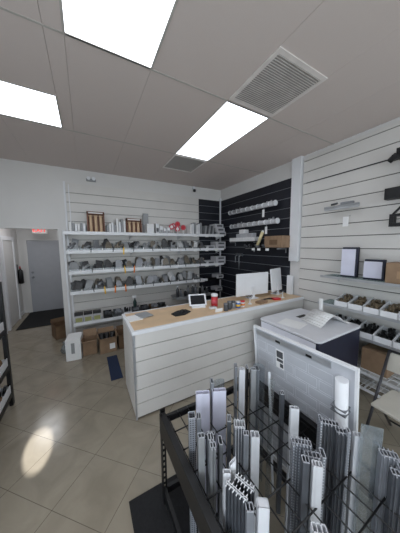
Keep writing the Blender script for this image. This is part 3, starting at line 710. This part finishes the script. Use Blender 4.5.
for i in range(5): slope_tray(1.42-i*.165, 1.062, BRN, ['farthest', 'second', 'third', 'fourth', 'nearest'][i]+' white bin of bronze fittings on the lower glass shelf')
for i in range(5): slope_tray(1.50-i*.18, .742, BLK, ['farthest', 'second', 'third', 'fourth', 'nearest'][i]+' white bin of black parts on the lowest glass shelf', .17)
r = thing('wire_shelf', 'white wire shelf near the floor under the glass shelves', 'shelf', (0, 0, 0))
b = MB()
for x in (2.9, 3.0, 3.1, 3.2): b.cyl((x, .2, .33), (x, 1.8, .33), .005, n=6)
for i in range(20): b.cyl((2.9, .22+i*.083, .326), (3.23, .22+i*.083, .326), .003, n=6)
b.build('wire_deck', WPL, r); MB().box(2.893, 2.9, .2, 1.8, .3, .335).build('front_rail', WPL, r)
for y in (.3, 1.1, 1.75): MB().box(2.95, 3.235, y-.006, y+.006, .3, .32).build('shelf_bracket', WPL, r)
r = thing('cardboard_box', 'brown carton on the wire shelf behind the folding chair', 'carton', (3.08, 1.02, .336))
MB().box(-.13, .12, -.12, .14, 0, .28).build('carton', CARD, r, .003); MB().box(-.132, -.13, -.121, .141, .0, .012).build('tape_edge', PAPER, r)
r = thing('wire_shelf', 'lower white wire shelf almost on the floor by the right wall', 'shelf', (0, 0, -.2))
b = MB()
for x in (2.9, 3.0, 3.1, 3.2): b.cyl((x, .2, .33), (x, 1.8, .33), .005, n=6)
for i in range(20): b.cyl((2.9, .22+i*.083, .326), (3.23, .22+i*.083, .326), .003, n=6)
b.build('wire_deck', WPL, r); MB().box(2.893, 2.9, .2, 1.8, .3, .335).build('front_rail', WPL, r)
for y in (.3, 1.1, 1.75): MB().box(2.95, 3.235, y-.006, y+.006, .3, .32).build('shelf_bracket', WPL, r)

# ------------------------------------------------------------------ big boxy machine, paper on it
r = thing('office_machine', 'large boxy navy machine with a pale grey rounded top, beside the counter', 'machine', (2.42, 1.57, .0))
MB().box(-.33, .40, -.35, .33, .03, .14).build('pedestal', BEIGE, r, .01)
MB().box(-.40, .46, -.41, .38, .14, .875).build('cabinet_body', NAVY, r, .012)
SIDE = mat('pale_side_panel', (232, 233, 244), .4, noise=.02)
MB().box(-.408, -.4005, -.38, .37, .16, .872).build('side_cover', SIDE, r, .002)
top_m = mat('pale_grey_cover', (216, 217, 222), .5, noise=.02)
poly = []
for cx_, cy_, a0 in ((.42, .36, 0), (-.35, .36, 90), (-.35, -.36, 180), (.42, -.36, 270)):
    for k in range(5): t = R(a0+k*22.5); poly.append((cx_+.06*math.cos(t), cy_+.06*math.sin(t)))
MB().prism(poly, .876, .904).build('top_cover', top_m, r, .01)
MB().box(.06, .24, .13, .19, .900, .906).build('paper_slot', BLK, r)
MB().box(-.37, -.32, -.42, .42, 0, .03).box(.35, .40, -.42, .42, 0, .03).build('stand_foot', CFRAME, r, .005)
b = MB(); W_ = .30
pr = []
for i in range(17):
    t = i/16; pr.append((-.20+.5*t, .12*math.sin(math.pi*min(1, t*1.15))**1.3*(1 if t < .87 else 1)+.003))
for k in range(16):
    (x0, z0), (x1, z1) = pr[k], pr[k+1]
    v = [b.bm.verts.new(p) for p in ((x0, -W_/2, z0), (x1, -W_/2, z1), (x1, W_/2, z1), (x0, W_/2, z0))]; f = b.bm.faces.new(v); f.smooth = True
o = b.build('paper_sheet', PAPER, loc=(2.60, 1.46, .906), rz=R(-12)); sm = o.modifiers.new('s', 'SOLIDIFY'); sm.thickness = .0015
tag(o, 'curled white sheet of paper lying on the pale top of the machine', 'paper')
o = MB().box(-.12, .12, -.14, .14, 0, .003).build('paper_sheet', PAPER, loc=(2.22, 1.62, .905), rz=R(12)); tag(o, 'flat white sheet on the far left of the machine top', 'paper')
o = MB().cyl((0, 0, 0), (.02, .02, .23), .026, n=16).build('paper_roll', PAPER, loc=(2.83, 1.62, .905)); tag(o, 'white paper roll standing upright at the back of the machine', 'roll')

o = MB().cyl((0, -.62, .0), (0, .64, .0), .007, n=8).build('metal_rod', BLK, loc=(3.228, 1.56, 2.893)); tag(o, 'long thin black rod lying along the upper groove of the white slatwall', 'rod')

# ------------------------------------------------------------------ folding chair
r = thing('folding_chair', 'beige folding chair with dark tube legs by the right wall', 'chair', (2.38, .55, 0))
MB().prism([(-.20, -.20), (.2, -.21), (.22, .0), (.2, .19), (-.20, .21), (-.215, 0)], .435, .46).build('seat', BEIGE, r, .008)
Mb = Matrix.Translation((.27, .03, .60)) @ Matrix.Rotation(R(14), 4, 'Y')
MB().prism([(-.24, 0), (.235, 0), (.235, .17), (.20, .2), (-.20, .2), (-.24, .17)], -.009, .009, Mb @ Matrix(((0,0,1,0),(1,0,0,0),(0,1,0,0),(0,0,0,1)))).build('backrest', BEIGE, r, .004)
for s in (-1, 1):
    MB().tube([(-.22, s*.245, .013), (.30, s*.265, .80)], .0125).build('leg', CFRAME, r)
    MB().tube([(.30, s*.205, .013), (-.06, s*.2, .43)], .0125).build('leg', CFRAME, r)
MB().tube([(-.17, -.23, .09), (-.17, .23, .09)], .009).build('stretcher', CFRAME, r); MB().tube([(.25, -.2, .09), (.25, .2, .09)], .009).build('stretcher', CFRAME, r)
MB().tube([(.30, -.265, .80), (.30, .265, .80)], .0125).build('top_rail', CFRAME, r)
o = MB().box(-.002, 0, -.012, .012, -.06, 0).build('chair_tag', PAPER, loc=(0,0,0)); o.parent = r; o.location = (-.2, -.05, .43)

# ------------------------------------------------------------------ black steel rack
GX0, GX1, GY0, GY1, GZ = .43, 1.25, .0, 1.33, .69
r = thing('steel_rack', 'low black steel rack with a wire grid top holding the profile samples', 'rack', (0, 0, 0))
for x in (GX0-.02, GX1+.0):
    for y in (GY0, GY1-.03):
        b = MB().box(x-.018, x-.014, y-.02, y+.02, 0, GZ+.045).box(x-.018, x+.022, y+.017, y+.021, 0, GZ+.045)
        b.build('post', BLK, r)
HOLE = mat('post_holes_seen_through', (196, 188, 170), .6)
for x in (GX0-.02,):
    for y in (GY1-.03,):
        b = MB()
        for k in range(14): b.box(x-.002, x+.008, y+.0155, y+.0165, .06+k*.045, .06+k*.045+.022)
        b.build('slot', HOLE, r)
for x in (GX0-.022, GX1+.0): MB().box(x-.022, x+.020, GY0, GY1-.02, GZ-.125, GZ+.026).build('side_beam', BLK, r, .003)
for y in (GY0, GY1-.02): MB().box(GX0, GX1, y-.012, y+.012, GZ-.06, GZ-.008).build('cross_beam', BLK, r, .003)
for x in (GX0-.022, GX1): MB().box(x-.012, x+.012, GY0, GY1-.02, .06, .12).build('lower_beam', BLK, r)
for y in (GY0, GY1-.02): MB().box(GX0, GX1, y-.012, y+.012, .06, .11).build('lower_beam', BLK, r)
XW = [GX0+.012+.0785*i for i in range(11)]
YW = [GY1-.045-.137*i for i in range(10)]
def grid(z, name):
    b = MB()
    for x in XW: b.cyl((x, GY0, z), (x, GY1-.02, z), .0036, n=6)
    for y in YW: b.cyl((GX0-.01, y, z+.004), (GX1+.0, y, z+.004), .0042, n=6)
    return b.build(name, BLK, r)
grid(GZ-.003, 'wire_grid')

# ------------------------------------------------------------------ profile samples standing in the rack
ZB = .126
def sect_box(w, d, t=.0025, webs=0, fins=0, open_=None):
    s = []
    if open_ != 'front': s.append((-w/2, w/2, -d/2, -d/2+t))
    if open_ != 'back': s.append((-w/2, w/2, d/2-t, d/2))
    if open_ != 'side': s.append((w/2-t, w/2, -d/2, d/2))
    s.append((-w/2, -w/2+t, -d/2, d/2))
    for i in range(webs):
        x = -w/2+w*(i+1)/(webs+1); s.append((x-t/2, x+t/2, -d/2, d/2))
    for i in range(fins):
        x = -w/2+w*(i+.5)/fins; s.append((x-t/2, x+t/2, -d/2-.012, -d/2)); s.append((x-t/2, x+t/2, d/2, d/2+.012))
    return s
def profile(x, y, zt, rz, sect, m, label, end=None, name='profile_sample', lean=(0, 0), extra=None, cat='profile sample', cut=0):
    zb = .0105 if x < .95 else .0015
    h = zt-zb
    r = thing(name, label, cat, (x, y, zb), R(rz))
    r.rotation_euler = (R(lean[0]), R(lean[1]), R(rz))
    b = MB()
    for (a, c_, p, q) in sect: b.box(a, c_, p, q, 0, h)
    if cut:
        for v in b.bm.verts:
            if v.co.z > h-.01: v.co.z += cut*v.co.x
    b.build('extrusion', m, r)
    if end:
        b = MB()
        for (a, c_, p, q) in sect: b.box(a-.0005, c_+.0005, p-.0005, q+.0005, h-.0005, h+.004)
        b.build('lit_end_cap', end, r)  # paler cap paints the lit top against the shaded sides
    if extra:
        sec, em, nm_, hh = extra
        b = MB()
        for (a, c_, p, q) in sec: b.box(a, c_, p, q, .0, h+hh)
        b.build(nm_, em, r)
    return r
WPR = mat('white_vinyl', (214, 215, 219), .4, noise=.02)
# lavender pair and the dark one between, with a curled clear sheet
profile(.622, 1.10, .93, -24, sect_box(.092, .035, .004, 1), LAV, 'left one of the two wide lavender white boxes near the back of the rack')
profile(.726, 1.062, .935, -24, sect_box(.092, .035, .004, 1), LAV, 'right one of the two wide lavender white boxes near the back of the rack')
profile(.700, 1.11, .975, -24, sect_box(.02, .05, .002, 0), MGPL, 'thin dark channel sticking up between the two lavender boxes', end=LITEND)
r = thing('clear_sheet', 'curled clear plastic sheet behind the right lavender box', 'sheet', (.76, 1.12, .0105))
b = MB(); pts = [(.055*math.cos(t), .03*math.sin(t)) for t in [R(200)-R(12)*i for i in range(17)]]
for (x0, y0), (x1, y1) in zip(pts, pts[1:]):
    v = [b.bm.verts.new(p) for p in ((x0, y0, 0), (x1, y1, 0), (x1, y1, .93), (x0, y0, .93))]; f = b.bm.faces.new(v); f.smooth = True
o = b.build('film', SHEET, r)
# perforated ones on the left
profile(.49, 1.0, .90, -20, sect_box(.04, .05, .002), PERF, 'perforated grey channel nearest the black left beam', end=LITEND)
profile(.528, .985, .89, -24, sect_box(.026, .045, .002, 1), MGPL, 'grey channel touching the perforated one by the left beam', end=LITEND)
profile(.475, .86, .90, -20, sect_box(.035, .03, .002, 1), GPL, 'pale grey channel left of the finned group by the left beam', end=LITEND)
profile(.515, .83, .90, -24, sect_box(.03, .04, .0025, 1, 2), MGPL, 'finned grey extrusion in the middle of the left beam group', end=LITEND)
profile(.50, .785, .90, -24, sect_box(.03, .03, .0025, 1, 2), GPL, 'second finned grey extrusion nearer the viewer by the left beam', end=LITEND)
profile(.555, .80, .885, -24, sect_box(.02, .05, .002, 0), STEEL, 'thin steel channel at the right of the left beam group', end=LITEND)
profile(.545, .88, .86, -24, sect_box(.05, .02, .002, 2), DG2, 'dark grey flat channel behind the finned ones', end=LITEND)
# tall group at the back
profile(.93, 1.14, 1.0, -30, sect_box(.02, .05, .003, 1), MGPL, 'narrow grey channel at the left of the tall back group', end=LITEND)
profile(.955, 1.10, .99, -30, sect_box(.045, .03, .0035, 1), WPR, 'white channel in the tall group at the back of the rack')
profile(.992, 1.085, 1.0, -30, sect_box(.012, .05, .003, 0), BLK, 'thin black strip between the white channels of the tall back group', end=LITEND)
profile(1.03, 1.06, .985, -30, sect_box(.04, .035, .0035, 0), GPL, 'pale channel right of the black strip in the tall back group', end=LITEND)
r = thing('clear_sheet', 'grey tinted curled sheet at the right of the tall back group', 'sheet', (1.09, 1.06, .0015))
b = MB(); pts = [(.04*math.cos(t), .05*math.sin(t)) for t in [R(210)-R(14)*i for i in range(18)]]
for (x0, y0), (x1, y1) in zip(pts, pts[1:]):
    v = [b.bm.verts.new(p) for p in ((x0, y0, 0), (x1, y1, 0), (x1, y1, .985), (x0, y0, .985))]; f = b.bm.faces.new(v); f.smooth = True
b.build('film', SHEET, r)
profile(1.075, 1.075, .97, -30, sect_box(.035, .06, .002, 0), MGPL, 'dull grey box channel wrapped by the grey tinted sheet', end=LITEND)
# middle group
profile(.665, .87, .905, -34, sect_box(.022, .05, .002, 1), DG2, 'dark grey channel at the left of the middle group', end=LITEND)
profile(.70, .82, .90, -34, sect_box(.06, .045, .0025, 3, 4), WPR, 'white webbed extrusion with fins in the middle group', extra=([(-.032, .032, -.034, -.022)], DG2, 'dark_insert', -.012))
profile(.70, .765, .885, -34, sect_box(.03, .03, .0025, 1), MGPL, 'mid grey box channel in front of the white webbed one', end=LITEND)
profile(.735, .735, .89, -34, sect_box(.045, .04, .003, 1), WPR, 'pure white box extrusion at the right of the middle group')
# thin leaning strips
profile(1.09, .95, .99, -38, [(-.016, .016, -.002, .002)], TRANS, 'clear thin strip leaning right beside the board', lean=(3, 0))
profile(1.14, .94, .99, -38, [(-.008, .008, -.003, .003)], WPR, 'thin white strip leaning left beside the board', lean=(0, -3))
profile(1.095, .855, .91, -38, sect_box(.025, .04, .002, 1), DG2, 'narrow dark channel between the leaning strips and the white strip', end=LITEND)
profile(1.03, .715, .935, -38, sect_box(.05, .025, .003, 1), WPR, 'white grooved strip right of the narrow dark channel')
# big perforated cluster
profile(.865, .60, .90, -42, sect_box(.012, .05, .002, 0), PERFD, 'perforated strip at the left of the front cluster', end=LITEND)
profile(.895, .575, .905, -42, sect_box(.09, .03, .002, 5, 6), PERFD, 'wide finned perforated extrusion at the back of the front cluster', end=LITEND)
profile(.90, .52, .885, -42, sect_box(.07, .03, .002, 3, 3), MGPL, 'grey webbed extrusion in the middle of the front cluster', end=LITEND)
profile(.84, .515, .90, -42, sect_box(.03, .035, .002, 1), DG2, 'dark grey box channel left of the white strip in the front cluster', end=LITEND)
profile(.865, .475, .905, -42, sect_box(.042, .03, .003, 2), WPR, 'white twin strip in front of the front cluster')
profile(.95, .50, .885, -42, sect_box(.02, .05, .002, 0), PERFD, 'perforated strip at the right of the front cluster', end=LITEND)
# dark cluster at the right
profile(1.09, .595, .93, -46, sect_box(.014, .05, .002, 0), PERFD, 'perforated strip at the left of the right dark cluster', end=LITEND)
profile(1.115, .555, .925, -46, sect_box(.08, .03, .002, 4, 5), DG2, 'wide dark webbed extrusion in the right dark cluster', end=LITEND)
profile(1.125, .505, .915, -46, sect_box(.05, .03, .002, 2, 3), DG2, 'second dark webbed extrusion in the right dark cluster', end=LITEND)
profile(1.13, .475, .94, -46, sect_box(.014, .03, .002, 0), PERFD, 'perforated strip at the right of the right dark cluster', end=LITEND)
profile(1.185, .455, .91, -46, sect_box(.038, .03, .003, 1), WPR, 'white box strip beside the right dark cluster, next to the right beam')
# far right cluster
r = thing('clear_sheet', 'clear flat sheet standing behind the far right cluster', 'sheet', (1.19, .395, .0015), R(-50))
MB().box(-.05, .04, -.001, .001, 0, 1.0).build('film', SHEET, r)
profile(1.205, .335, .90, -50, sect_box(.07, .035, .002, 4, 4), MGPL, 'finned grey extrusion in the far right cluster at the photo edge', end=LITEND)
profile(1.175, .285, .87, -50, sect_box(.06, .03, .002, 3, 3), DG2, 'dark grooved extrusion in front of the far right cluster', end=LITEND)
profile(1.21, .28, .89, -50, sect_box(.05, .03, .002, 2, 2), PERFD, 'perforated extrusion at the very right of the rack', end=LITEND)
# front left group
profile(.49, .655, .90, -30, sect_box(.035, .02, .003, 0), WPR, 'short white strip next to the tapered one at the front left')
profile(.53, .665, .915, -30, sect_box(.03, .02, .003, 0), WPL, 'white strip with a slanted end beside the white lattice', cut=1.2)
profile(.488, .585, .885, -70, sect_box(.10, .010, .002, 5, 6), DG2, 'first white ladder shaped extrusion end at the front left', end=WPL)  # dark body paints the shaded sides, white cap the lit end
profile(.535, .590, .885, -70, sect_box(.09, .010, .002, 5, 6), DG2, 'second white ladder shaped extrusion end at the front left', end=WPL)  # same painted shade below and painted light on top
profile(.505, .525, .87, -30, sect_box(.03, .03, .002, 1), MGPL, 'mid grey channel below the white ladder shaped ends', end=LITEND)
profile(.545, .495, .90, -35, sect_box(.045, .035, .004, 0)+[(-.02, .02, -.015, .015)], WPR, 'solid white block end in front of the ladder shaped ends')
profile(.665, .345, .90, -40, sect_box(.05, .03, .003, 2), WPR, 'white fluted end at the bottom edge of the photo')
profile(.61, .36, .89, -40, [(-.012, .012, -.002, .002)], WPR, 'narrow white tip at the bottom edge left of the fluted end')

# ------------------------------------------------------------------ framed board leaning beside the rack
r = thing('framed_panel', 'big white framed panel with a pale block pattern leaning against the black rack', 'panel', (1.372, .89, 0))
# local: x across board thickness, y along, leaning slightly
BM = Matrix.Rotation(R(3.5), 4, 'Z') @ Matrix.Rotation(R(-5.8), 4, 'Y')
def bbox(y0, y1, z0, z1, x0, x1, name, m, bev=0):
    return MB().box(x0, x1, y0, y1, z0, z1, BM).build(name, m, r, bev)
BH = 1.22; BL = .378
MB().box(-.012, .012, -BL, BL, .003, .045, BM).box(-.012, .012, -BL, BL, BH-.014, BH, BM).box(-.012, .012, -BL, -BL+.014, .0455, BH-.0145, BM).box(-.012, .012, BL-.014, BL, .0455, BH-.0145, BM).build('panel_frame', WPL, r)
bbox(-BL+.018, BL-.018, .045, BH-.018, .0, .006, 'backing', mat('pale_panel', (186, 188, 194), .45, noise=.02))
b = MB()
BW = mat('pale_block_lines', (205, 207, 212), .4)
for i in range(12):
    z1 = BH-.115-i*.083; z0 = z1-.072
    y1 = BL-.03
    wd = [.10, .17][i % 2]
    while y1 > -BL+.16:
        y0 = max(y1-wd+.012, -BL+.13)
        for (a, c_, p, q) in ((y0, y1, z0, z0+.003), (y0, y1, z1-.003, z1), (y0, y0+.003, z0+.003, z1-.003), (y1-.003, y1, z0+.003, z1-.003)):
            b.box(-.0015, .0, a, c_, p, q, BM)
        y1 -= wd; wd = .17
b.build('block_pattern', BW, r)
bbox(-BL+.14, BL-.03, BH-.07, BH-.03, -.008, .0, 'metal_strip', METAL, .001)
b = MB()
for k in range(2): b.box(-.010, -.008, -.12+k*.24, -.08+k*.24, BH-.062, BH-.045, BM)
b.build('slot', BLK, r)
b = MB().box(-.003, -.0016, .095, .165, BH-.275, BH-.12, BM); b.build('data_label', PAPER, r)
b = MB().box(-.004, -.0031, .102, .158, BH-.185, BH-.13, BM).box(-.004, -.0031, .102, .158, BH-.22, BH-.195, BM).box(-.004, -.0031, .102, .13, BH-.262, BH-.23, BM); b.build('label_print', DGPL, r)
MB().cyl(BM @ Vector((-.03, -BL+.07, .06)), BM @ Vector((-.03, -BL+.07, BH-.09)), .034, n=20).build('tube', WPL, r)
b = MB().box(-.065, 0, -BL+.035, -BL+.115, BH-.30, BH-.29, BM).box(-.065, 0, -BL+.035, -BL+.115, BH-.27, BH-.262, BM); b.build('tube_clamp', STEEL, r)

# ------------------------------------------------------------------ camera, light
cam = bpy.data.cameras.new('camera'); co = bpy.data.objects.new('camera', cam); COL.objects.link(co)
cam.sensor_fit = 'HORIZONTAL'; cam.sensor_width = 36; cam.lens = 205/400*36; cam.clip_start = .02
yaw, pitch, roll = R(29), R(6), R(-.5)
fw = Vector((math.sin(yaw)*math.cos(pitch), math.cos(yaw)*math.cos(pitch), -math.sin(pitch)))
rt = Vector((math.cos(yaw), -math.sin(yaw), 0)); up = rt.cross(fw)
r2 = rt*math.cos(roll)+up*math.sin(roll); u2 = r2.cross(fw)
Mx = Matrix((r2, u2, -fw)).transposed().to_4x4(); Mx.translation = (0, 0, 1.9); co.matrix_world = Mx
S.camera = co
w = bpy.data.worlds.new('world'); S.world = w; w.use_nodes = True
bg = w.node_tree.nodes['Background']; bg.inputs[0].default_value = (.75, .86, 1, 1); bg.inputs[1].default_value = 1.6
def area(name, loc, rot, sx, sy, e, col=(1, 1, 1), spread=None):
    l = bpy.data.lights.new(name, 'AREA'); l.shape = 'RECTANGLE'; l.size = sx; l.size_y = sy; l.energy = e; l.color = col
    if spread: l.spread = spread
    o = bpy.data.objects.new(name, l); COL.objects.link(o); o.location = loc; o.rotation_euler = rot; return o
area('daylight_window', (.65, FY+.03, 1.6), (R(90), 0, 0), 4.6, 2.4, 80, (.90, .95, 1))
area('daylight_side_window', (LX+.03, -.8, 1.6), (R(90), 0, R(-90)), 3.4, 2.0, 48, (.88, .92, 1))
area('corridor_lamp', (-1.05, 6.0, 2.72), (0, 0, 0), .5, .9, 9, (.95, .97, 1))
sp = bpy.data.lights.new('sun_through_gap', 'SPOT'); sp.energy = 6500; sp.spot_size = R(2.1); sp.spot_blend = .02; sp.shadow_soft_size = .02
so = bpy.data.objects.new('sun_through_gap', sp); COL.objects.link(so); so.location = (-.2, -3.2, 2.6)
so.rotation_euler = (Vector((-.50, 2.27, 0))-so.location).to_track_quat('-Z', 'Y').to_euler()
S.view_settings.view_transform = 'Standard'; S.view_settings.look = 'None'; S.view_settings.gamma = 1; S.view_settings.exposure = .05
S.view_settings.use_curve_mapping = False
